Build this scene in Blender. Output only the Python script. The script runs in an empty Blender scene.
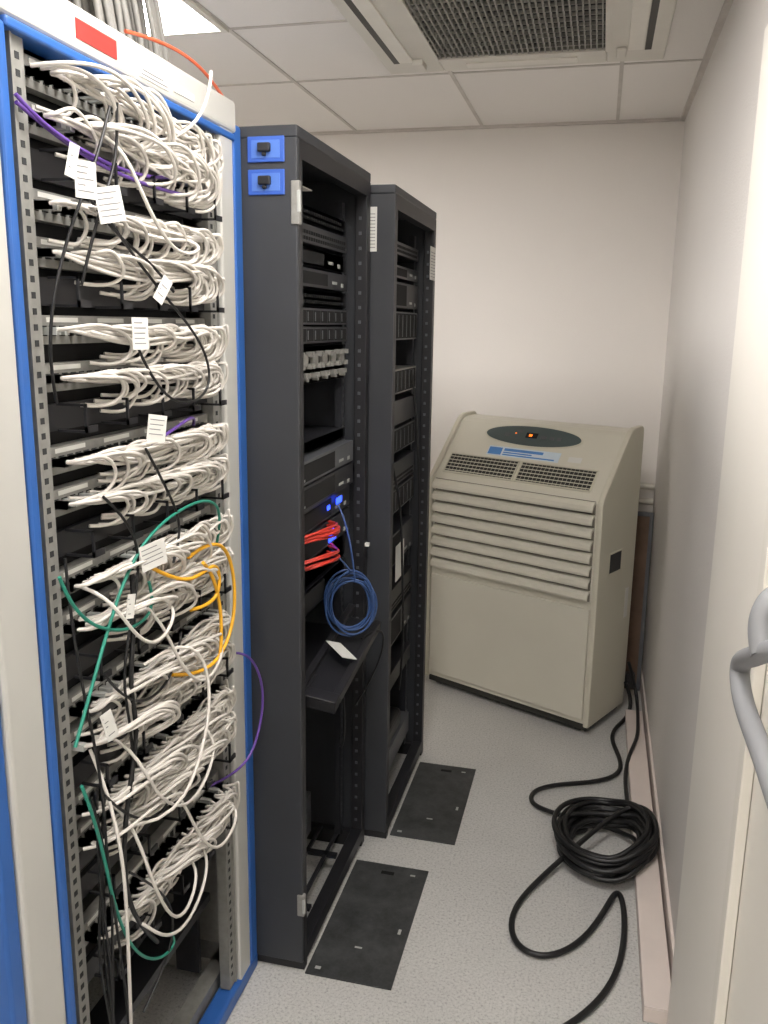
import bpy, bmesh, math, random
from mathutils import Vector, Matrix
random.seed(7)
S=bpy.context.scene
COL=S.collection
def s2l(c): return tuple(((v/255)/12.92 if v/255<=.04045 else ((v/255+.055)/1.055)**2.4) for v in c)
MATS={}
def mat(name,rgb,rough=.5,metal=0,noise=None,amt=.08,bump=0,bscale=200,emit=0,spec=None,coat=0):
    if name in MATS: return MATS[name]
    m=bpy.data.materials.new(name); m.use_nodes=True; nt=m.node_tree; b=nt.nodes['Principled BSDF']
    c=s2l(rgb); b.inputs['Base Color'].default_value=(*c,1); b.inputs['Roughness'].default_value=rough; b.inputs['Metallic'].default_value=metal
    tc=nt.nodes.new('ShaderNodeTexCoord')
    n=nt.nodes.new('ShaderNodeTexNoise'); n.inputs['Scale'].default_value=noise or 12; n.inputs['Detail'].default_value=4
    nt.links.new(tc.outputs['Object'],n.inputs['Vector'])
    r=nt.nodes.new('ShaderNodeValToRGB'); r.color_ramp.elements[0].position=.3; r.color_ramp.elements[1].position=.7
    r.color_ramp.elements[0].color=(*[v*(1-amt) for v in c],1); r.color_ramp.elements[1].color=(*[min(1,v*(1+amt)) for v in c],1)
    nt.links.new(n.outputs['Fac'],r.inputs['Fac']); nt.links.new(r.outputs['Color'],b.inputs['Base Color'])
    if bump:
        n2=nt.nodes.new('ShaderNodeTexNoise'); n2.inputs['Scale'].default_value=bscale; n2.inputs['Detail'].default_value=3
        nt.links.new(tc.outputs['Object'],n2.inputs['Vector'])
        bp=nt.nodes.new('ShaderNodeBump'); bp.inputs['Strength'].default_value=bump; bp.inputs['Distance'].default_value=.003
        nt.links.new(n2.outputs['Fac'],bp.inputs['Height']); nt.links.new(bp.outputs['Normal'],b.inputs['Normal'])
    if emit:
        b.inputs['Emission Color'].default_value=(*c,1); b.inputs['Emission Strength'].default_value=emit
    if coat: b.inputs['Coat Weight'].default_value=coat
    MATS[name]=m; return m
M_wall=mat('wall_paint',(231,226,220),.75,noise=1.5,amt=.02,bump=.25,bscale=260)
M_wallr=mat('wall_paint_textured',(216,212,207),.7,noise=1.5,amt=.02,bump=.8,bscale=170)
M_ceil=mat('ceiling_tile',(238,234,229),.9,noise=300,amt=.03,bump=.3,bscale=350)
M_grid=mat('ceiling_grid',(200,194,187),.6)
M_white=mat('white_plastic',(226,222,212),.4,amt=.03)
M_frame=mat('door_frame_paint',(230,226,217),.45,noise=3,amt=.02)
M_door=mat('door_paint',(226,222,212),.45,noise=3,amt=.02)
M_trunk=mat('trunking_plastic',(216,204,196),.4,amt=.03)
M_blk=mat('black_metal',(28,28,31),.45,amt=.2)
M_side=mat('rack_black_paint_hazed',(50,52,56),.45,noise=6,amt=.08,bump=.1,bscale=500)  # black rack paint, lightened so its colour carries some lens-flare haze
M_dark=mat('interior_dark',(16,16,18),.8)
M_dk2=mat('equipment_dark_grey',(38,39,43),.4,amt=.15)
M_eq3=mat('equipment_mid_grey',(82,84,88),.4,amt=.1)
M_hole=mat('hole_black',(8,8,9),.9)
M_holeg=mat('hole_grey',(46,47,48),.9)
M_galv=mat('galvanised_steel',(140,139,134),.45,.25,noise=60,amt=.12)
M_gald=mat('perforated_steel_dark',(86,87,88),.5,.3,noise=40,amt=.15)
M_silv=mat('rack_silver_paint',(190,189,183),.4,.1,noise=5,amt=.03)
M_blue=mat('rack_blue_plastic',(44,92,162),.4,amt=.05)
M_blue2=mat('key_box_blue',(52,88,170),.4,amt=.05)
M_cab=mat('patch_cable_white',(207,202,194),.45,noise=8,amt=.06)
M_plug=mat('plug_plastic',(168,170,166),.3,amt=.08)
M_blkc=mat('cable_black',(18,18,19),.45,amt=.15)
M_purp=mat('cable_purple',(98,66,150),.45)
M_grn=mat('cable_green',(36,128,108),.45)
M_yel=mat('cable_yellow',(224,166,34),.45)
M_red=mat('cable_red',(190,52,38),.45)
M_org=mat('cable_orange',(200,92,60),.45)
M_blc=mat('cable_blue',(48,76,124),.45)
M_tag=mat('paper_tag',(212,211,205),.6,amt=.02)
M_ink=mat('ink_grey',(120,120,122),.7)
M_redt=mat('red_tape',(180,52,46),.5)
M_ac=mat('ac_cream_plastic',(207,203,188),.42,noise=4,amt=.02)
M_ac2=mat('ac_cream_side',(202,198,181),.42,noise=4,amt=.02)
M_acd=mat('ac_gap_shadow',(120,115,104),.7)
M_acg=mat('ac_outlet_dark',(44,43,38),.7)
M_acpan=mat('ac_control_panel',(70,82,82),.3,amt=.05)
M_led=mat('led_orange',(255,120,30),.4,emit=2)
M_ledb=mat('led_blue',(40,70,255),.4,emit=4)
M_stb=mat('sticker_blue',(74,130,195),.5)
M_cass=mat('cassette_plastic',(214,210,200),.5,amt=.02)
M_cassd=mat('cassette_filter',(48,52,52),.8,noise=200,amt=.3)
M_cslat=mat('cassette_slat',(140,138,131),.5)
M_cassv=mat('cassette_vane_dark',(60,58,54),.6)
M_hand=mat('handle_grey',(128,129,131),.5,0,amt=.03)
M_wood=mat('board_brown',(104,80,62),.6,noise=20,amt=.15)
def floor_mat():
    m=bpy.data.materials.new('vinyl_floor'); m.use_nodes=True; nt=m.node_tree; b=nt.nodes['Principled BSDF']
    tc=nt.nodes.new('ShaderNodeTexCoord'); n=nt.nodes.new('ShaderNodeTexNoise'); n.inputs['Scale'].default_value=140; n.inputs['Detail'].default_value=6; n.inputs['Roughness'].default_value=.75
    r=nt.nodes.new('ShaderNodeValToRGB'); e=r.color_ramp.elements; e[0].position=.36; e[0].color=(*s2l((156,155,152)),1); e[1].position=.6; e[1].color=(*s2l((210,208,204)),1)
    k=r.color_ramp.elements.new(.47); k.color=(*s2l((198,197,193)),1)
    n3=nt.nodes.new('ShaderNodeTexNoise'); n3.inputs['Scale'].default_value=2.5; n3.inputs['Detail'].default_value=5
    mx=nt.nodes.new('ShaderNodeMixRGB'); mx.blend_type='MULTIPLY'; mx.inputs[0].default_value=.25
    nt.links.new(tc.outputs['Object'],n.inputs['Vector']); nt.links.new(tc.outputs['Object'],n3.inputs['Vector'])
    nt.links.new(n.outputs['Fac'],r.inputs['Fac']); nt.links.new(r.outputs['Color'],mx.inputs[1]); nt.links.new(n3.outputs['Fac'],mx.inputs[2]); nt.links.new(mx.outputs[0],b.inputs['Base Color'])
    b.inputs['Roughness'].default_value=.38
    return m
M_floor=floor_mat()
def plate_mat():
    m=bpy.data.materials.new('plate_black'); m.use_nodes=True; nt=m.node_tree; b=nt.nodes['Principled BSDF']
    tc=nt.nodes.new('ShaderNodeTexCoord'); n=nt.nodes.new('ShaderNodeTexNoise'); n.inputs['Scale'].default_value=9; n.inputs['Detail'].default_value=9; n.inputs['Roughness'].default_value=.8
    r=nt.nodes.new('ShaderNodeValToRGB'); e=r.color_ramp.elements; e[0].position=.3; e[0].color=(*s2l((22,23,24)),1); e[1].position=.82; e[1].color=(*s2l((84,86,86)),1)
    nt.links.new(tc.outputs['Object'],n.inputs['Vector']); nt.links.new(n.outputs['Fac'],r.inputs['Fac']); nt.links.new(r.outputs['Color'],b.inputs['Base Color']); b.inputs['Roughness'].default_value=.55
    return m
M_plate=plate_mat()

def link(o,parent=None):
    COL.objects.link(o)
    if parent is not None: o.parent=parent
    return o
def group(name,loc=(0,0,0),rz=0):
    e=bpy.data.objects.new(name,None); e.empty_display_size=.1; e.location=loc; e.rotation_euler=(0,0,rz); COL.objects.link(e); return e
def fin(bm,name,m,parent,smooth=False):
    me=bpy.data.meshes.new(name); bm.normal_update(); bm.to_mesh(me); bm.free()
    me.materials.append(m)
    if smooth:
        for p in me.polygons: p.use_smooth=True
    return link(bpy.data.objects.new(name,me),parent)
def addbox(bm,b):
    x0,x1,y0,y1,z0,z1=b
    v=[bm.verts.new(p) for p in ((x0,y0,z0),(x1,y0,z0),(x1,y1,z0),(x0,y1,z0),(x0,y0,z1),(x1,y0,z1),(x1,y1,z1),(x0,y1,z1))]
    for f in ((3,2,1,0),(4,5,6,7),(0,1,5,4),(1,2,6,5),(2,3,7,6),(3,0,4,7)): bm.faces.new([v[i] for i in f])
def boxes(name,bl,m,parent=None,bevel=0):
    bm=bmesh.new()
    for b in bl: addbox(bm,b)
    o=fin(bm,name,m,parent)
    if bevel:
        md=o.modifiers.new('b','BEVEL'); md.width=bevel; md.segments=3; md.limit_method='ANGLE'
    return o
def prism(name,prof,x0,x1,m,parent=None,bevel=0):
    bm=bmesh.new()
    a=[bm.verts.new((x0,y,z)) for y,z in prof]; b=[bm.verts.new((x1,y,z)) for y,z in prof]
    n=len(prof); bm.faces.new(a); bm.faces.new(b[::-1])
    for i in range(n): bm.faces.new((a[i],b[i],b[(i+1)%n],a[(i+1)%n]))
    bmesh.ops.recalc_face_normals(bm,faces=bm.faces)
    o=fin(bm,name,m,parent)
    if bevel:
        md=o.modifiers.new('b','BEVEL'); md.width=bevel; md.segments=3; md.limit_method='ANGLE'
    return o
def tubes(name,lst,rad,m,parent=None,res=2,cyc=False,ru=5):
    cu=bpy.data.curves.new(name,'CURVE'); cu.dimensions='3D'; cu.bevel_depth=rad; cu.bevel_resolution=res; cu.resolution_u=ru; cu.use_fill_caps=True
    for pts in lst:
        sp=cu.splines.new('NURBS'); sp.points.add(len(pts)-1)
        for i,p in enumerate(pts): sp.points[i].co=(*p,1)
        sp.order_u=min(4,len(pts)); sp.use_endpoint_u=True
    cu.materials.append(m)
    return link(bpy.data.objects.new(name,cu),parent)
def ngon_cyl(bm,c,r,h,axis,n=16,r2=None):
    M={'x':Matrix.Rotation(math.pi/2,4,'Y'),'y':Matrix.Rotation(math.pi/2,4,'X'),'z':Matrix.Identity(4)}[axis]
    bmesh.ops.create_cone(bm,cap_ends=True,segments=n,radius1=r,radius2=r if r2 is None else r2,depth=h,matrix=Matrix.Translation(c)@M)
R=random.uniform
# ---------------- ROOM ----------------
XW,YW,ZC=.29,4.16,2.53
XL,YN=-2.5,-1.5
boxes('floor',[(XL-.1,XW+.1,YN-.1,YW+.1,-.1,0)],M_floor)
boxes('ceiling',[(XL-.1,XW+.1,YN-.1,YW+.1,ZC,ZC+.1)],M_ceil)
boxes('wall_back',[(XL-.1,XW+.1,YW,YW+.1,0,ZC)],M_wall)
boxes('wall_right',[(XW,XW+.1,YN-.1,YW,0,ZC)],M_wallr)
boxes('wall_left',[(XL-.1,XL,YN-.1,YW,0,ZC)],M_wall)
boxes('wall_front',[(XL,XW,YN-.1,YN,0,ZC)],M_wall)
boxes('baseboard_right',[(XW-.008,XW,1.89,YW-.01,0.001,.075)],M_trunk)
boxes('baseboard_back',[(XL,XW-.009,YW-.008,YW,0.001,.075)],M_trunk)
g=[]
for y in (-.9,-.3,.3,.9,1.5,2.1,2.7,3.3): g.append((XL,XW,y-.007,y+.007,ZC-.003,ZC-.0002))
for x in (-2.39,-1.79,-1.17,-.58,.01): g.append((x-.007,x+.007,YN,YW,ZC-.0035,ZC-.0002))
g+= [(XL,XW,YW-.02,YW,ZC-.012,ZC-.0002),(XW-.02,XW,YN,YW,ZC-.012,ZC-.0002)]
boxes('ceiling_grid_trim',g,M_grid)
def lpanel(x,y,e,nm='ceiling_light_panel'):
    gp=group(nm)
    boxes('diffuser',[(x+.02,x+.58,y+.02,y+.58,ZC-.009,ZC-.005)],mat('panel_emit_%g'%e,(255,251,248),.5,emit=e,amt=0),gp)
    boxes('rim',[(x+.0,x+.02,y,y+.6,ZC-.012,ZC-.004),(x+.58,x+.6,y,y+.6,ZC-.012,ZC-.004),(x+.02,x+.58,y,y+.02,ZC-.012,ZC-.004),(x+.02,x+.58,y+.58,y+.6,ZC-.012,ZC-.004)],M_white,gp)
lpanel(-1.77,2.1,56); lpanel(-.58,.9,27); lpanel(-.58,-.9,36)
gc=group('ceiling_air_conditioner')
x0,x1,y0,y1=-.765,.14,2.25,3.15
zc=ZC-.004; zb=ZC-.035
gx0,gx1,gy0,gy1=-.575,-.04,2.42,3.01
boxes('panel_frame',[(x0,gx0,y0,y1,zb,zc),(gx1,x1,y0,y1,zb,zc),(gx0,gx1,y0,gy0,zb,zc),(gx0,gx1,gy1,y1,zb,zc)],M_cass,gc,.006)
boxes('filter',[(gx0,gx1,gy0,gy1,zb+.018,zb+.022)],M_cassd,gc)
bl=[]
n=30
for i in range(n):
    x=gx0+.012+(gx1-gx0-.024)*i/(n-1); bl.append((x-.002,x+.002,gy0,gy1,zb+.001,zb+.014))
for i in range(14):
    y=gy0+.012+(gy1-gy0-.024)*i/13; bl.append((gx0,gx1,y-.002,y+.002,zb+.003,zb+.012))
boxes('grille',bl,M_cslat,gc)
boxes('grille_rim',[(gx0-.012,gx0+.004,gy0-.012,gy1+.012,zb-.004,zb+.001),(gx1-.004,gx1+.012,gy0-.012,gy1+.012,zb-.004,zb+.001),(gx0,gx1,gy1-.004,gy1+.012,zb-.004,zb+.001),(gx0,gx1,gy0-.012,gy0+.004,zb-.004,zb+.001)],M_cass,gc)
boxes('vane_slots',[(-.725,-.705,2.38,3.03,zb-.001,zb+.001),(.075,.095,2.38,3.03,zb-.001,zb+.001)],M_cassv,gc)
boxes('vanes',[(-.702,-.655,2.40,3.01,zb-.006,zb+.001),(.025,.072,2.40,3.01,zb-.006,zb+.001),(-.49,-.13,3.06,3.11,zb-.005,zb+.001)],M_white,gc,.002)
boxes('sensor_block',[(-.655,-.62,2.99,3.06,zb-.02,zb-.0005),(-.01,.02,2.99,3.06,zb-.012,zb-.0005)],M_cass,gc,.003)

gd=group('door_1')
boxes('casing',[(XW-.03,XW-.0005,1.36,1.885,0.001,2.2),(XW-.03,XW-.0005,.3,.42,0.001,2.2),(XW-.03,XW-.0005,.42,1.36,2.1,2.2)],M_frame,gd,.004)
boxes('leaf',[(XW-.018,XW-.0005,.43,1.352,0.008,2.095)],M_door,gd,.003)
boxes('hinge_stile',[(XW-.036,XW-.019,1.31,1.35,.01,2.09)],M_door,gd,.002)
boxes('stile_gap',[(XW-.0305,XW-.0295,1.362,1.368,.01,1.12)],M_eq3,gd)
tubes('push_bar_arm',[[(.25,.95,1.325),(.205,.99,1.30),(.2,1.04,1.27),(.2,1.09,1.25),(.2,1.125,1.228),(.2,1.10,1.203),(.2,1.03,1.195),(.2,.93,1.20),(.2,.75,1.19),(.2,.5,1.19),(.25,.47,1.19)]],.0125,M_hand,gd,6,ru=12)
tubes('push_bar_pivot',[[(.262,1.06,1.35),(.22,1.05,1.352),(.205,1.035,1.335),(.2,1.03,1.31),(.205,1.01,1.285)]],.0145,M_hand,gd,6,ru=10)
boxes('push_bar_bracket',[(.25,.2725,.96,1.08,1.25,1.39)],M_hand,gd,.008)

boxes('cable_trunking',[(.205,.275,1.89,3.6,.001,.04),(.205,.275,1.89,3.6,.0405,.045)],M_trunk,None,.004)
gp=group('wall_pipe')
tubes('pipe',[[(-.2,YW-.04,.93),(0,YW-.04,.93),(.15,YW-.04,.93),(.285,YW-.04,.93)],[(-.2,YW-.04,.86),(0,YW-.04,.86),(.15,YW-.04,.86),(.285,YW-.04,.86)]],.014,M_white,gp,4)
boxes('clips',[(.2,.215,YW-.055,YW-.001,.84,.95),(0,.015,YW-.055,YW-.001,.84,.95)],M_white,gp)
gl=group('leaning_board',(.18,3.93,.003)); gl.rotation_euler=(math.radians(-8),0,math.radians(-4))
boxes('board',[(-.1,.1,-.008,.012,0,.83)],M_wood,gl,.003)
boxes('frame_edge',[(.083,.1,-.016,-.008,0,.83),(-.1,.083,-.016,-.008,.81,.83)],M_eq3,gl,.002)

# ---------------- PORTABLE AC ----------------
ac=group('portable_air_conditioner',(-.71,3.74,0),math.atan2(-.37,.76))
W,D=.845,.34
prof=[(.012,.05),(.012,.975),(.03,1.005),(.215,1.225),(.235,1.238),(.26,1.243),(.325,1.245),(.335,1.235),(.335,.05)]
prism('body',prof,.02,W-.02,M_ac,ac)
sp=[(0,.04),(0,.97),(.006,.992),(.02,1.012),(.205,1.232),(.225,1.248),(.25,1.257),(.32,1.26),(.335,1.255),(.34,1.24),(.34,.04)]
prism('side_shell_l',sp,0,.024,M_ac2,ac,.006); prism('side_shell_r',sp,W-.024,W,M_ac2,ac,.006)
boxes('base',[(.02,W-.02,.02,.32,.018,.05)],M_acg,ac)
boxes('lower_panel',[(.03,W-.03,.0,.012,.07,.545)],M_ac,ac,.004)
NL=8; PZ=.0515
boxes('louvre_gaps',[(.035,W-.035,.0105,.0118,.575,.985)],M_acd,ac)
bm=bmesh.new()
for i in range(NL):
    z=.582+i*PZ
    x0_,x1_=.035,W-.035
    pf=[(.010,z+.040),(-.002,z+.036),(-.012,z+.024),(-.016,z+.008),(-.014,z),(-.011,z+.001),(-.009,z+.010),(-.005,z+.022),(.010,z+.032)]
    a=[bm.verts.new((x0_,y,zz)) for y,zz in pf]; b2=[bm.verts.new((x1_,y,zz)) for y,zz in pf]
    bm.faces.new(a); bm.faces.new(b2[::-1])
    for k in range(len(pf)): bm.faces.new((a[k],b2[k],b2[(k+1)%len(pf)],a[(k+1)%len(pf)]))
bmesh.ops.recalc_face_normals(bm,faces=bm.faces)
fin(bm,'louvres',M_ac,ac)
ang=math.atan2(1.225-1.005,.215-.03)
slope=bpy.data.objects.new('slope_panel',None); COL.objects.link(slope); slope.parent=ac; slope.location=(.02,.03,1.005); slope.rotation_euler=(ang,0,0); slope.empty_display_size=.05
def ellipse(name,cx,cy,rx,ry,z0,z1,m,par,n=48):
    bm=bmesh.new(); a=[];b_=[]
    for i in range(n):
        t=2*math.pi*i/n; a.append(bm.verts.new((cx+rx*math.cos(t),cy+ry*math.sin(t),z0))); b_.append(bm.verts.new((cx+rx*math.cos(t),cy+ry*math.sin(t),z1)))
    bm.faces.new(a[::-1]); bm.faces.new(b_)
    for i in range(n): bm.faces.new((a[i],a[(i+1)%n],b_[(i+1)%n],b_[i]))
    return fin(bm,name,m,par)
ellipse('control_rim',.395,.238,.240,.056,-.002,.002,M_ac2,slope)
ellipse('control_panel',.395,.238,.230,.049,0,.004,M_acpan,slope)
boxes('display',[(.365,.42,.228,.253,.004,.006)],M_hole,slope)
boxes('led',[(.38,.395,.235,.246,.006,.0065),(.31,.315,.243,.248,.004,.006)],M_led,slope)
boxes('buttons',[(.435,.465,.228,.243,.004,.006),(.48,.50,.228,.243,.004,.006),(.26,.285,.228,.243,.004,.006),(.515,.535,.228,.243,.004,.006),(.31,.34,.253,.264,.004,.005)],M_eq3,slope)
for k,(a,b_) in enumerate(((.04,.385),(.405,.745))):
    boxes('outlet_recess_%d'%k,[(a,b_,.015,.105,-.001,.0012)],M_acg,slope)
    bl=[]
    for i in range(5): bl.append((a,b_,.022+i*.0175,.0255+i*.0175,.001,.003))
    for i in range(19): x=a+(b_-a)*i/18; bl.append((x-.0006,x+.0006,.015,.105,.001,.002))
    bl+=[(a-.006,a,.009,.111,-.002,.006),(b_,b_+.006,.009,.111,-.002,.006),(a,b_,.009,.015,-.002,.006),(a,b_,.105,.111,-.002,.006)]
    boxes('outlet_slats_%d'%k,bl,M_ac2,slope)
boxes('sticker',[(.21,.56,.125,.172,-.0005,.0012)],mat('sticker_pale',(200,214,224),.5),slope)
boxes('sticker_mark',[(.215,.28,.130,.166,.001,.0018),(.29,.48,.152,.165,.001,.0018),(.29,.43,.141,.147,.001,.0018),(.29,.54,.130,.136,.001,.0018)],M_stb,slope)
boxes('small_stickers',[(.60,.66,.135,.16,-.0005,.001)],M_tag,slope)
boxes('side_handle',[(W-.001,W+.0015,.1,.2,.68,.76)],M_dk2,ac,.001)
boxes('side_handle_lip',[(W,W+.004,.095,.205,.675,.68),(W,W+.004,.095,.205,.76,.765)],M_ac2,ac)
boxes('side_sticker',[(W,W+.001,.27,.3,.45,.58)],M_tag,ac)
bm=bmesh.new()
for x,y in ((.06,.05),(.78,.05),(.06,.29),(.78,.29)): ngon_cyl(bm,(x,y,.0165),.016,.025,'x')
fin(bm,'casters',M_blk,ac)
# ---------------- FLOOR PLATES ----------------
for (a,b_,c,d) in ((-.64,-.41,1.83,2.33),(-.572,-.355,2.49,2.99)):
    gpl=group('floor_access_plate')
    boxes('plate',[(a,b_,c,d,.0005,.005)],M_plate,gpl,.001)
    boxes('tape_marks',[(a+.02,a+.035,c+.02,c+.03,.005,.0056),(b_-.05,b_-.035,d-.04,d-.033,.005,.0056),(b_-.03,b_-.022,c+.2,c+.22,.005,.0056),(a+.1,a+.12,c+.12,c+.126,.005,.0056)],M_plug,gpl)
    boxes('lift_slot',[(a+.09,a+.13,d-.05,d-.035,.005,.0056)],M_hole,gpl)

# ---------------- FLOOR CABLE ----------------
gcab=group('power_cable')
r=.0082
pts=[(.2,3.64,.15),(.235,3.7,.05),(.225,3.6,.012),(.17,3.5,.012),(.14,3.38,.012),(.17,3.25,.012),(.19,3.1,.012),(.1,3.0,.012),(-.05,2.95,.012),(-.14,2.88,.012),(-.14,2.78,.012),(-.04,2.74,.015),(.02,2.70,.03)]
coil=[]
NLp=15
lp=[(R(-.025,.02),R(-.035,.035),R(.11,.175),R(.12,.22)) for _ in range(NLp+1)]
for i in range(NLp*12):
    k=i/12; a=int(k); f_=k-a
    q=[lp[a][j]*(1-f_)+lp[a+1][j]*f_ for j in range(4)]
    t=2*math.pi*f_+1.8
    zz=.014+.075*(i/(NLp*12))+R(-.003,.003)
    x_=.12+q[0]+q[2]*math.cos(t)
    coil.append((min(x_,.268),2.57+q[1]+q[3]*math.sin(t),zz+(.035 if x_>.19 else 0)))
tail=[(.0,2.46,.05),(-.08,2.36,.012),(-.15,2.2,.012),(-.13,2.06,.012),(-.04,2.02,.012),(.06,2.12,.012),(.12,2.28,.012),(.15,2.36,.03),(.17,2.3,.03),(.17,2.13,.012),(.13,1.96,.012),(.04,1.82,.012),(-.08,1.72,.012),(-.2,1.5,.012),(-.25,1.2,.012)]
tubes('cable_run',[pts+coil+tail],r,M_blkc,gcab,4,ru=6)
tubes('second_cable',[[(.205,3.62,.25),(.245,3.68,.12),(.255,3.6,.06),(.25,3.45,.06),(.245,3.3,.06),(.2,3.15,.055),(.185,3.0,.012),(.2,2.85,.02),(.18,2.75,.05)]],.007,M_blkc,gcab,4)
boxes('plug',[(.2,.24,3.69,3.73,.1,.17)],M_blkc,gcab,.008)

# ---------------- NETWORK RACK (open, silver/blue) ----------------
n1=group('network_rack')
X1=-.77; XB=-1.55; H1=2.085
boxes('post_near_silver',[(X1-.04,X1,.955,1.04,.001,H1)],M_silv,n1,.008)
boxes('post_near_blue',[(X1-.03,X1+.001,1.042,1.064,.001,H1-.06),(X1-.04,X1-.004,.92,.953,.001,H1)],M_blue,n1,.006)
boxes('post_far_silver',[(X1-.04,X1,1.72,1.785,.001,H1-.03)],M_silv,n1,.006)
boxes('post_far_blue',[(X1-.045,X1+.001,1.787,1.83,.001,H1-.03)],M_blue,n1,.008)
boxes('top_beam',[(X1-.04,X1+.003,.93,1.80,2.033,H1+.012)],M_silv,n1,.008)
boxes('top_beam_blue',[(X1-.04,X1+.004,1.06,1.79,2.018,2.032)],M_blue,n1,.004)
boxes('bottom_beam_blue',[(X1-.045,X1+.002,.93,1.83,.001,.045)],M_blue,n1,.008)
boxes('bottom_rails',[(X1-.09,X1-.05,1.0,1.8,.03,.07),(XB,X1-.06,1.74,1.8,.03,.07),(XB,X1-.06,1.04,1.09,.03,.07),(-1.2,-1.15,1.1,1.74,.03,.06)],M_galv,n1)
boxes('rear_posts',[(XB-.04,XB,.95,1.02,.001,H1),(XB-.04,XB,1.76,1.82,.001,H1)],M_silv,n1)
boxes('top_cover',[(XB-.04,X1-.045,.94,1.82,2.05,2.07)],M_silv,n1)
boxes('side_panel_far',[(XB,X1-.05,1.80,1.815,.02,2.05)],M_galv,n1)
boxes('rear_panel',[(XB-.05,XB-.041,.95,1.82,.02,2.05)],M_dark,n1)
boxes('side_panel_near',[(XB,X1-.05,.94,.95,.02,2.05)],M_dk2,n1)
xu=X1-.010
up=[(xu-.025,xu,1.082,1.112,.05,2.03),(xu-.025,xu,1.676,1.706,.05,2.03),(xu-.025,xu+.004,1.079,1.083,.05,2.03),(xu-.025,xu+.004,1.706,1.710,.05,2.03),
 (-1.3,-1.27,1.078,1.112,.05,2.0),(-1.3,-1.27,1.668,1.702,.05,2.0)]
boxes('uprights',up,M_galv,n1)
h=[]
z=.08
while z<2.0:
    for yc in (1.097,1.691): h.append((xu-.0005,xu+.0006,yc-.0045,yc+.0045,z,z+.009))
    z+=.0222
boxes('upright_holes',h,M_holeg,n1)
boxes('side_cable_channel',[(X1-.14,X1-.08,1.112,1.125,.1,1.98),(X1-.14,X1-.08,1.655,1.668,.1,1.98)],M_blk,n1)
rows=[1.985,1.925,1.81,1.745,1.635,1.565,1.44,1.375,1.245,1.175,1.035,.975,.86,.80,.62]
xp=X1-.022
YA=1.116
pan=[];prt=[];lab=[]
for z in rows:
    pan.append((xp-.02,xp,YA,1.672,z-.021,z+.021))
    for i in range(24):
        y=YA+.016+i*.0223
        prt.append((xp,xp+.0006,y-.007,y+.007,z-.009,z+.006))
    for i in range(4): lab.append((xp,xp+.0008,YA+.023+i*.135,YA+.103+i*.135,z+.011,z+.018))
boxes('patch_panels',pan,M_galv,n1); boxes('ports',prt,M_hole,n1); boxes('port_labels',lab,M_tag,n1)
mz=[1.865,1.69,1.505,1.31,1.105,.915,.71,.545]
bl=[]
for z in mz:
    bl.append((xp-.01,xp,YA,1.672,z-.02,z+.02))
    for i in range(5):
        y=1.15+i*.12
        bl+=[(xp,xp+.05,y,y+.004,z+.018,z+.022),(xp,xp+.05,y,y+.004,z-.022,z-.018),(xp+.046,xp+.05,y,y+.004,z-.022,z+.022),(xp+.046,xp+.05,y,y+.03,z-.022,z-.012)]
boxes('cable_managers',bl,M_blk,n1)
boxes('inner_backdrop_equipment',[(-1.2,xp-.03,1.13,1.65,.8,1.98)],M_dark,n1)
boxes('switches',[(xp-.3,xp-.005,YA,1.667,.74,.775)],M_dk2,n1)
boxes('perforated_panels',[(-1.22,-1.2,1.16,1.42,.06,.74),(-1.22,-1.2,1.47,1.56,.06,.74),(-1.0,-.97,1.58,1.65,.06,.74)],M_gald,n1)
h=[]
for i in range(24):
    z=.08+i*.027
    for j in range(8): h.append((-1.2,-1.1985,1.175+j*.03,1.193+j*.03,z,z+.012))
    for j in range(3): h.append((-1.2,-1.1985,1.48+j*.027,1.495+j*.027,z,z+.012))
    h.append((-.97,-.9685,1.60,1.63,z,z+.013))
boxes('panel_holes',h,M_hole,n1)
boxes('support_arms',[(X1-.3,X1-.06,1.45,1.465,.66,.70),(X1-.3,X1-.06,1.25,1.265,.5,.53),(X1-.12,X1-.05,1.112,1.667,.3,.32)],M_blk,n1)
cabs=[]; plgs=[]
def dress(z,i,amp,mess,ymax=1.635):
    y=YA+.016+i*.0223
    x=xp+.02
    plgs.append((xp-.002,xp+.024,y-.0055,y+.0055,z-.007,z+.004))
    k=R(0,1)
    if k<.42:
        ye=min(ymax+.02,max(R(1.54,ymax+.01),y+.02)); L=max(.01,ye-y)
        a=R(.006,.026)*amp; xo=xp+R(.03,.055); h=R(.018,.036)*amp
        return [(x,y,z),(x+.014,y,z),(xo,y+min(.03,L*.2),z-a*.6),(xo+R(-.006,.006),y+.4*L,z-a+R(-.006,.006)*mess),(xo+R(-.006,.008),y+.75*L,z-a*.7+R(-.006,.006)*mess),(xo,ye-.012,z-a*.3),(xo+.002,ye+.006,z-a-h*.4),(xo-.006,ye-.006,z-a-h),(xp+.025,ye-.05,z-a-h*1.1),(xp+.012,ye-.08,z-a-h)]
    dy=R(.06,.17); y2=min(y+dy,ymax-R(0,.02)); y2=max(y2,y+.006); d2=R(.032,.056)*amp; xo=xp+R(.03,.06)
    return [(x,y,z),(x+.016,y,z+.002),(xo,y+.008,z+.004),(xo+.006,y+.45*(y2-y),z+.002+R(-.004,.008)*mess),(xo+.006,y+.9*(y2-y),z-.006),(xo+.002,y2+.010,z-d2*.55),(xo-.012,y2+.004,z-d2),(x+.01,y2-.03,z-d2*1.12),(x-.01,y2-.06,z-d2)]
amps=[1.3,1.25,1.1,1.1,1.05,1.05,1.1,1.1,1.2,1.25,1.3,1.25,1.3,1.25,1.5]
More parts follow.
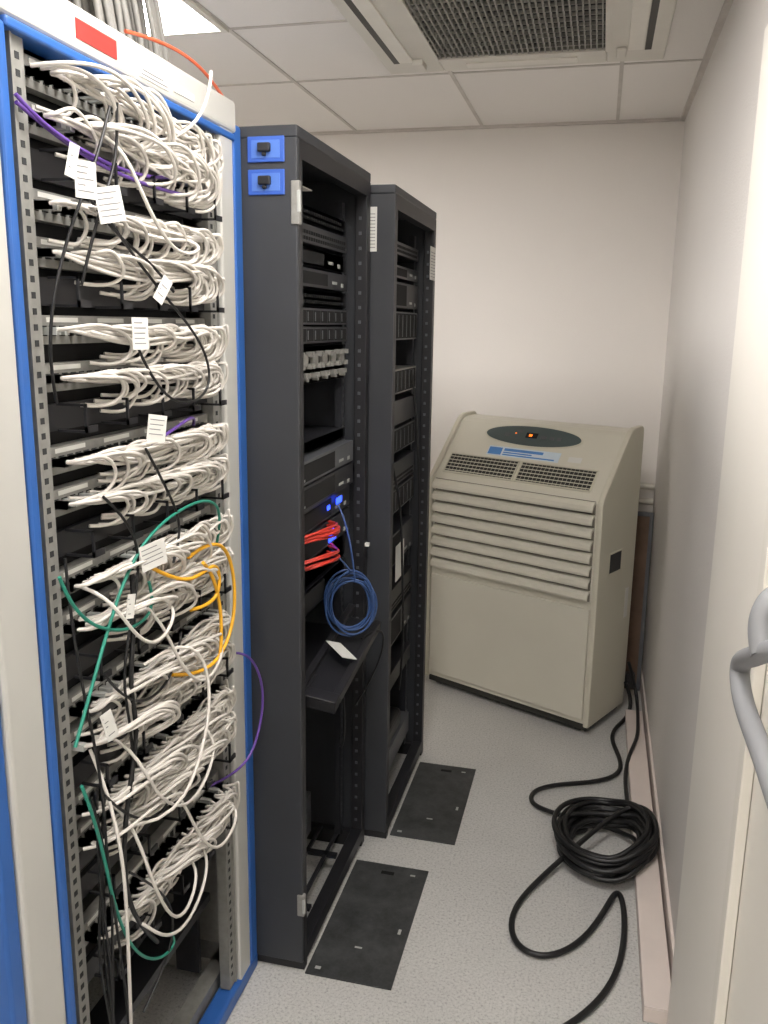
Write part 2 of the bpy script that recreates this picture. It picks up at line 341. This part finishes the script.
for z,a in zip(rows,amps):
    mess=1.3 if a<1.15 else 3.2
    ym=1.635 if z>1.3 else 1.65
    for i in range(24):
        if R(0,1)<.04: continue
        cabs.append(dress(z,i,a,mess,ym))
        if R(0,1)<.8: cabs.append(dress(z,i,a,mess,ym))
for z in rows[:2]+rows[8:]:
    for k in range(6):
        y=R(1.22,1.5); w=R(.06,.13); hgt=R(.01,.045)
        cabs.append([(xp+.02,y-w,z),(xp+.06,y-w*.9,z+.006),(xp+.08,y-w*.3,z+hgt*.6),(xp+.085,y+w*.4,z+hgt*.3),(xp+.08,min(1.65,y+w),z-hgt),(xp+.06,min(1.64,y+w),z-hgt*1.6),(xp+.03,y+w*.3,z-hgt*1.6)])
# a few slack cords that hang between rows
for (ya,za,yb,zb_,sag) in ((1.2,.96,1.5,.85,.12),(1.3,1.17,1.55,1.03,.08),(1.18,.85,1.4,.62,.1),(1.15,1.24,1.35,1.17,.07),(1.35,.8,1.6,.62,.06),(1.2,.62,1.45,.62,.12),(1.25,1.93,1.5,1.8,.05)):
    ym=(ya+yb)/2; zm=min(za,zb_)-sag
    cabs.append([(xp+.02,ya,za),(xp+.07,ya,za-.01),(xp+.09,ya+.02,(za+zm)/2),(xp+.09,ym,zm),(xp+.09,yb-.01,(zb_+zm)/2),(xp+.07,yb,zb_-.01),(xp+.02,yb,zb_)])
cabs.append([(xp+.02,1.45,1.95),(xp+.08,1.5,1.97),(xp+.09,1.53,2.03),(xp+.08,1.56,2.09)])
cabs.append([(xp+.02,1.2,.79),(xp+.12,1.23,.78),(xp+.13,1.34,.86),(xp+.12,1.42,1.0),(xp+.1,1.36,1.1),(xp+.05,1.28,1.06)])
cabs.append([(xp+.02,1.15,.96),(xp+.09,1.12,.86),(xp+.09,1.12,.66),(xp+.08,1.13,.5),(xp+.06,1.16,.4)])
tubes('patch_cables',cabs,.0031,M_cab,n1,2,ru=4)
boxes('plugs',plgs,M_plug,n1,0)
xf=X1+.04
def P(y,z,dx=0): return (xf+dx,y,z)
blk=[[P(1.24,1.96),P(1.2,1.88),P(1.15,1.82),P(1.10,1.7,-.02),P(1.09,1.6,-.03),P(1.12,1.53,-.04)],
[P(1.26,1.97),P(1.26,1.9),P(1.22,1.84),P(1.18,1.78),P(1.17,1.7,-.02)],
[P(1.22,1.80),P(1.3,1.74),P(1.45,1.66),P(1.54,1.60),P(1.57,1.53),P(1.48,1.49),P(1.35,1.52),P(1.28,1.62)],
[P(1.18,1.38,-.01),P(1.25,1.32),P(1.27,1.25),P(1.22,1.15),P(1.18,1.05),P(1.22,.95),P(1.2,.85)],
[P(1.10,1.3,-.03),P(1.09,1.15,-.02),P(1.12,.95),P(1.11,.8),P(1.14,.6),P(1.16,.35),P(1.2,.2,-.05)],
[P(1.3,1.44),P(1.35,1.38),P(1.4,1.32),P(1.42,1.27),P(1.38,1.22)],
[P(1.18,.72),P(1.28,.62),P(1.35,.52),P(1.3,.45),P(1.2,.42)],
[P(1.14,1.1),P(1.2,1.02),P(1.3,.98),P(1.38,1.02),P(1.4,1.08)],
[P(1.12,.9),P(1.2,.8),P(1.28,.74),P(1.34,.78)],
[P(1.17,1.85,-.02),P(1.2,1.8),P(1.28,1.76),P(1.36,1.74),P(1.42,1.70)]]
for k in range(5):
    blk.append([P(R(1.10,1.17),z,R(-.04,.0)) for z in (.9,.75,.6,.42,.28,.15)])
tubes('black_cables',blk,.0024,M_blkc,n1,3,ru=6)
tubes('thick_black_cable',[[P(1.27,1.24,-.02),P(1.24,1.15),P(1.2,1.05),P(1.24,.97),P(1.18,.85),P(1.15,.7),P(1.2,.6),P(1.26,.52)]],.0042,M_blkc,n1,3,ru=6)
tubes('purple_cables',[[(X1+.0,1.075,1.94),(X1+.01,1.12,1.905),(X1+.02,1.25,1.882),(X1+.02,1.4,1.88),(X1+.01,1.6,1.92),(X1-.0,1.66,1.95)],[(X1+.0,1.075,1.93),(X1+.01,1.18,1.89),(X1+.02,1.3,1.87),(X1+.02,1.45,1.87),(X1+.01,1.6,1.88)],
 [(X1-.0,1.58,.95),(X1+.03,1.70,.94),(X1+.04,1.78,.86),(X1+.04,1.81,.76),(X1+.03,1.78,.66),(X1+.02,1.72,.62),(X1-.02,1.62,.63)],
 [(X1+.02,1.35,1.44),(X1+.03,1.45,1.46),(X1+.03,1.52,1.49),(X1,1.56,1.45)]],.003,M_purp,n1,3,ru=8)
tubes('green_cables',[[P(1.05,1.02),P(1.12,1.12),P(1.20,1.24),P(1.31,1.30),P(1.44,1.315),P(1.55,1.31),P(1.60,1.27),P(1.61,1.2,-.02)],
 [P(1.04,1.29),P(1.07,1.22),P(1.16,1.16),P(1.26,1.14),P(1.31,1.16),P(1.29,1.21)],[P(1.06,.95),P(1.10,.85),P(1.12,.7),P(1.18,.55),P(1.28,.46),P(1.34,.46),P(1.31,.5)]],.0028,M_grn,n1,3,ru=8)
tubes('yellow_cables',[[P(1.28,1.24,.01),P(1.36,1.19,.02),P(1.44,1.175,.02),P(1.52,1.19,.02),P(1.54,1.14,.02),P(1.51,1.1,.02),P(1.44,1.11)],[P(1.42,1.22,.01),P(1.52,1.24,.02),P(1.60,1.18,.02),P(1.61,1.06,.02),P(1.56,.99,.02),P(1.46,.97,.02),P(1.36,1.01)],[P(1.46,1.2,.02),P(1.53,1.15,.02),P(1.55,1.05,.02),P(1.52,.98,.02)]],.0036,M_yel,n1,3,ru=8)
def tag(y,z,w,hh,rx,par=n1):
    g_=bpy.data.objects.new('cable_tag',None); g_.empty_display_size=.02; COL.objects.link(g_); g_.parent=par; g_.location=(xf+.022,y,z); g_.rotation_euler=(math.radians(rx),0,math.radians(-20))
    boxes('tag_card',[(-.0004,.0004,-w/2,w/2,-hh/2,hh/2)],M_tag,g_)
    boxes('tag_lines',[(.0004,.0007,-w/2+.004,w/2-R(.004,.02),hh/2-.009-k*.008,hh/2-.0075-k*.008) for k in range(int(hh/.008)-1)],M_ink,g_)
for a in ((1.13,1.84,.036,.05,0),(1.19,1.815,.048,.05,12),(1.26,1.63,.032,.05,0),(1.30,1.475,.04,.045,-10),(1.27,1.265,.055,.045,8),(1.34,1.70,.022,.045,-35),(1.11,1.03,.022,.05,15),(1.14,.42,.04,.033,25),(1.19,1.20,.016,.04,-10),(1.10,1.86,.016,.045,-15)): tag(*a)
boxes('red_label',[(X1+.003,X1+.0045,1.22,1.33,2.05,2.077)],M_redt,n1)
boxes('name_labels',[(X1+.003,X1+.0045,1.40,1.50,2.045,2.062),(X1+.003,X1+.0045,1.52,1.60,2.05,2.063)],M_tag,n1)
boxes('label_ink',[(X1+.0045,X1+.005,1.405,1.495,2.049,2.051),(X1+.0045,X1+.005,1.41,1.48,2.056,2.058)],M_ink,n1)
gb=group('ceiling_cable_bundle')
bb=[]
for k in range(60):
    x=-.95+R(-.07,.07); y=1.62+R(-.12,.12)
    bb.append([(x,y,2.075),(x+R(-.01,.01),y+R(-.01,.01),2.15),(x-.02+R(-.01,.01),y-.02+R(-.01,.01),2.3),(x-.03,y-.04,2.42),(x-.05,y-.06,2.525)])
tubes('bundle',bb,.0065,mat('cable_grey',(140,138,133),.5),gb,2)
tubes('top_orange_cable',[[(X1-.03,1.42,2.12),(X1-.02,1.52,2.135),(X1-.0,1.62,2.13),(X1+.0,1.72,2.10),(X1-.01,1.80,2.085),(X1-.03,1.86,2.075),(X1-.1,1.95,2.066)]],.0032,M_org,n1,3)

# ---------------- BLACK SERVER RACKS ----------------
def srack(X,Y0,Y1,H,XBk):
    g_=group('server_rack')
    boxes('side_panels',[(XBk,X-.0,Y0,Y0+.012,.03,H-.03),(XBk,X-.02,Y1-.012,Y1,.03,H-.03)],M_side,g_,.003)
    boxes('frame',[(X-.035,X,Y0+.012,Y0+.035,.0,H-.03),(X-.035,X,Y1-.035,Y1-.0,.0,H-.03),(XBk,XBk+.03,Y0+.012,Y0+.04,0,H-.03),(XBk,XBk+.03,Y1-.04,Y1-.012,0,H-.03),
      (X-.035,X,Y0+.03,Y1-.03,.02,.06),(XBk,X-.03,Y0+.012,Y0+.04,.0,.05),(XBk,X-.03,Y1-.04,Y1-.012,.0,.05)],M_blk,g_,.002)
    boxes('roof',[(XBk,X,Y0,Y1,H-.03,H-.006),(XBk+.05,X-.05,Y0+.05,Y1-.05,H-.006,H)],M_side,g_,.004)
    boxes('header',[(X-.03,X,Y0+.03,Y1-.03,H-.07,H-.03)],M_blk,g_)
    boxes('rear_panel',[(XBk+.03,XBk+.035,Y0+.012,Y1-.012,.02,H-.03)],M_dark,g_)
    xr=X-.06
    boxes('rack_rails',[(xr-.02,xr,Y0+.05,Y0+.075,.06,H-.09),(xr-.02,xr,Y1-.075,Y1-.05,.06,H-.09),(XBk+.15,XBk+.17,Y0+.05,Y0+.075,.06,H-.09),(XBk+.15,XBk+.17,Y1-.075,Y1-.05,.06,H-.09)],M_dk2,g_)
    h=[]; z=.09
    while z<H-.12:
        for yc in (Y0+.0625,Y1-.0625): h.append((xr,xr+.001,yc-.004,yc+.004,z,z+.008))
        z+=.0222
    boxes('rail_holes',h,M_eq3,g_)
    h=[]; z=.09
    while z<H-.12:
        h.append((X-.024,X-.016,Y1-.036,Y1-.035,z,z+.009)); z+=.04
    boxes('post_holes',h,M_eq3,g_)
    return g_,xr
X2,Y20,Y21,H2=-.645,1.83,2.44,2.062
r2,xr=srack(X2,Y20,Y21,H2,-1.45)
def unit(g_,xr,Y0,Y1,z0,z1,dep,m=M_dk2,style=0,prot=.0):
    ya,yb=Y0+.052,Y1-.052
    boxes('unit_body',[(xr-dep,xr+.004+prot,ya+.02,yb-.02,z0+.001,z1-.001),(xr+.0005,xr+.004,ya,yb,z0+.001,z1-.001)],m,g_,.001)
    xx=xr+.004+prot; L=yb-ya-.05
    d=[];w=[]
    if style==1:
        for i in range(24):
            y=ya+.03+i*L/25; d.append((xx,xx+.001,y,y+.012,z0+.008,z0+.016)); d.append((xx,xx+.001,y,y+.012,z0+.022,z0+.03))
        w.append((xx,xx+.001,yb-.05,yb-.03,z0+.01,z0+.014))
    if style==2:
        for i in range(8):
            y=ya+.025+i*L/8; d.append((xx,xx+.001,y,y+L/8-.006,z0+.006,z1-.006)); w.append((xx+.001,xx+.002,y+.004,y+.009,z0+.01,z1-.01))
    if style==3:
        d.append((xx,xx+.001,ya+.03,yb-.2,z0+.008,z1-.008)); w+= [(xx,xx+.0015,yb-.16,yb-.12,z0+.015,z0+.022),(xx,xx+.0015,yb-.08,yb-.06,z0+.01,z0+.02),(xx,xx+.0015,ya+.04,ya+.06,z0+.01,z0+.016)]
    if d: boxes('unit_details',d,M_hole,g_)
    if w: boxes('unit_marks',w,M_eq3 if style!=3 else M_plug,g_)
Y0,Y1=Y20,Y21
for z0,z1,m,st,pr in ((1.885,1.925,M_dk2,1,0),(1.835,1.88,M_dk2,1,.01),(1.785,1.83,M_dk2,3,0),(1.735,1.78,M_dk2,3,.01),(1.69,1.732,M_dk2,1,0),(1.645,1.687,M_dk2,2,.01),(1.60,1.642,M_dk2,2,.01),
   (1.33,1.36,M_dk2,0,0),(1.265,1.325,M_eq3,3,.03),(1.20,1.262,M_dk2,3,.03),(1.135,1.197,M_dk2,3,.02),(1.06,1.13,M_dk2,3,.02),(.98,1.05,M_blk,0,0),(.90,.97,M_dk2,3,0)):
    unit(r2,xr,Y0,Y1,z0,z1,.5,m,st,pr)
unit(r2,xr,Y0,Y1,1.50,1.595,.5,M_dk2,0,0)
bm=bmesh.new()
for i in range(6):
    y=Y0+.075+i*.078; 
    for a in range(7):
        t=math.pi*a/6
        cy=y+.034-.03*math.cos(t); cz=1.575-.06*math.sin(t)
        addbox(bm,(xr+.004,xr+.02,cy-.004,cy+.004,cz-.006,cz+.006))
    addbox(bm,(xr+.004,xr+.012,y+.012,y+.056,1.545,1.575))
fin(bm,'curved_modules',M_galv,r2)
boxes('led_displays',[(xr+.034,xr+.036,2.20,2.25,1.168,1.185),(xr+.034,xr+.036,2.12,2.14,1.168,1.18),(xr+.024,xr+.028,2.16,2.22,1.07,1.10)],M_ledb,r2)
boxes('white_paper',[(xr-.05,xr+.02,1.95,2.05,1.955,1.957)],M_tag,r2)
red=[]
for k in range(10):
    z=1.13+R(-.015,.015)-(.07 if k>5 else 0)
    red.append([(xr+.03,1.93+R(0,.03),z),(xr+.06,1.96,z+.01),(xr+.07+R(0,.03),2.02+R(-.02,.02),z+R(-.01,.02)),(xr+.08,2.10,z+R(-.01,.01)),(xr+.03,2.15+R(-.02,.02),z-.005)])
tubes('red_cables',red,.0033,M_red,r2,3)
c0=(-.625,2.19,.895); u=(.93,.36,0); v=(.03,0,1)
cp=[(xr+.03,2.15,1.06),(xr+.08,2.14,1.02),(-.61,2.16,.99)]
lp=[(R(-.014,.014),R(-.02,.016),R(.056,.078),R(.066,.098)) for _ in range(12)]
for i in range(9*12):
    k=i/12; a=int(k); f_=k-a
    q=[lp[a][j]*(1-f_)+lp[min(11,a+1)][j]*f_ for j in range(4)]
    t=2*math.pi*f_+1.6
    uu=q[0]+q[2]*math.cos(t); vv=q[1]+q[3]*math.sin(t); nn=(k-5)*.003
    cp.append((c0[0]+u[0]*uu+nn*.36,c0[1]+u[1]*uu-nn*.93,c0[2]+vv))
tubes('blue_cable_coil',[cp,[(xr+.03,2.22,1.17),(xr+.07,2.2,1.12),(xr+.09,2.17,1.04),(-.61,2.18,.96)]],.0026,M_blc,r2,3,ru=5)
sh=boxes('pull_out_shelf',[(-.05,.045,-.26,.15,-.006,.006),(.035,.055,-.26,.15,-.016,.016),(-.05,.055,-.28,-.24,-.018,.018),(-.06,-.04,-.26,.2,-.012,.02)],M_blk,r2,.003); sh.location=(X2+.015,2.18,.77); sh.rotation_euler=(math.radians(10),math.radians(8),0)
tg=boxes('shelf_tag',[(-.025,.025,-.045,.045,0,.002)],M_tag,r2); tg.location=(X2+.02,2.10,.79); tg.rotation_euler=(math.radians(12),math.radians(20),.9)
boxes('shelf_bracket',[(X2-.3,X2-.02,Y0+.05,Y1-.05,.745,.752)],M_blk,r2)
tubes('shelf_cord',[[(X2+.05,2.2,.79),(X2+.08,2.3,.8),(X2+.09,2.36,.74),(X2+.04,2.38,.6),(X2-.02,2.38,.5)],[(X2+.03,2.05,.75),(X2+.04,2.1,.6),(X2+.0,2.2,.45),(X2-.04,2.3,.4)]],.003,M_blkc,r2,3)
boxes('bottom_unit',[(-1.2,-.8,1.92,2.36,.06,.2)],M_eq3,r2,.003)
h=[]
for i in range(9):
    for j in range(3): h.append((-.8,-.799,1.95+i*.042,1.975+i*.042,.08+j*.035,.095+j*.035))
boxes('bottom_unit_vents',h,M_hole,r2)
boxes('floor_rails',[(-1.3,X2-.04,2.0,2.02,.05,.06),(-1.3,X2-.04,2.25,2.27,.05,.06)]+[(X2-.08-k*.06,X2-.07-k*.06,1.9,2.4,.05,.06) for k in range(5)],M_dk2,r2)
boxes('hinges',[(X2-.014,X2+.006,Y0-.004,Y0+.012,1.855,1.945),(X2-.014,X2+.006,Y0-.004,Y0+.012,.17,.23)],M_galv,r2,.003)
boxes('hinge_pins',[(X2+.000,X2+.008,Y0-.005,Y0+.002,1.88,1.925),(X2+.0,X2+.008,Y0-.005,Y0+.002,.18,.22)],M_plug,r2,.002)
boxes('door_latch',[(X2,X2+.012,Y1-.03,Y1-.015,1.0,1.01)],M_tag,r2)
for zz in (2.008,1.942):
    boxes('key_box',[(-.755,-.672,Y0-.0045,Y0-.0005,zz-.026,zz+.026)],M_blue2,r2,.002)
    boxes('key_box_rim',[(-.746,-.682,Y0-.0055,Y0-.004,zz-.018,zz+.018)],mat('key_box_light',(76,112,186),.4),r2,.001)
    boxes('key_box_plug',[(-.729,-.701,Y0-.016,Y0-.005,zz-.006,zz+.012),(-.721,-.711,Y0-.012,Y0-.005,zz-.014,zz-.006)],M_blk,r2,.003)
boxes('yellow_sticker',[(-.72,-.68,2.3,2.34,H2,H2+.001)],M_yel,r2)
X3,Y30,Y31,H3=-.578,2.455,3.08,2.035
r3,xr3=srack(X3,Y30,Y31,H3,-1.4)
for z0,z1,m,st in ((1.86,1.90,M_dk2,1),(1.79,1.83,M_dk2,3),(1.70,1.78,M_blk,3),(1.60,1.69,M_dk2,2),(1.43,1.51,M_galv,2),(1.33,1.41,M_dk2,0),(1.24,1.32,M_dk2,2),(1.13,1.21,M_dk2,1),(1.04,1.12,M_dk2,2),(.86,.97,M_dk2,3),(.70,.78,M_blk,1),(.58,.68,M_dk2,3),(.42,.48,M_blk,0),(.12,.2,M_eq3,0)):
    unit(r3,xr3,Y30,Y31,z0,z1,.5,m,st,.01)
boxes('barcode_label',[(-.675,-.63,Y30-.001,Y30-.0002,1.85,1.97)],M_tag,r3)
boxes('barcode_lines',[(-.67,-.635,Y30-.0014,Y30-.001,1.86+k*.009,1.862+k*.009) for k in range(11)],M_ink,r3)
boxes('far_label',[(X3,X3+.001,2.98,3.07,1.80,1.91),],M_tag,r3)
boxes('far_label_lines',[(X3+.001,X3+.0014,2.99,3.065,1.81+k*.01,1.812+k*.01) for k in range(9)],M_ink,r3)
boxes('hanging_tag',[(X3-.02,X3-.019,2.62,2.74,.83,.95)],M_tag,r3)
tubes('loose_cables',[[(xr3+.02,2.6,1.25),(xr3+.06,2.62,1.1),(xr3+.05,2.65,.9),(xr3+.06,2.7,.6),(xr3+.03,2.75,.4)],[(xr3+.02,2.9,1.5),(xr3+.05,2.92,1.3),(xr3+.05,2.95,1.0),(xr3+.05,2.95,.7)]],.004,M_blkc,r3)
boxes('bottom_cable_pile',[(X3-.3,X3-.05,2.56,2.9,.2,.27)],M_blkc,r3,.02)

# ---------------- CAMERA ----------------
cam=bpy.data.cameras.new('camera'); co=bpy.data.objects.new('camera',cam); COL.objects.link(co)
p,w,rl=.2146,.2390,.0140
F=Vector((-math.sin(w)*math.cos(p),math.cos(w)*math.cos(p),-math.sin(p))); Rr=Vector((math.cos(w),math.sin(w),0)); U=Rr.cross(F)
R2=Rr*math.cos(rl)+U*math.sin(rl); U2=U*math.cos(rl)-Rr*math.sin(rl)
Mx=Matrix((R2,U2,-F)).transposed().to_4x4(); Mx.translation=Vector((0,0,1.65)); co.matrix_world=Mx
cam.sensor_fit='VERTICAL'; cam.sensor_height=36; cam.lens=862*36/1024; cam.clip_start=.02
S.camera=co
wd=bpy.data.worlds.new('world'); S.world=wd; wd.use_nodes=True; wd.node_tree.nodes['Background'].inputs[0].default_value=(.8,.78,.75,1); wd.node_tree.nodes['Background'].inputs[1].default_value=.3
S.view_settings.view_transform='Standard'
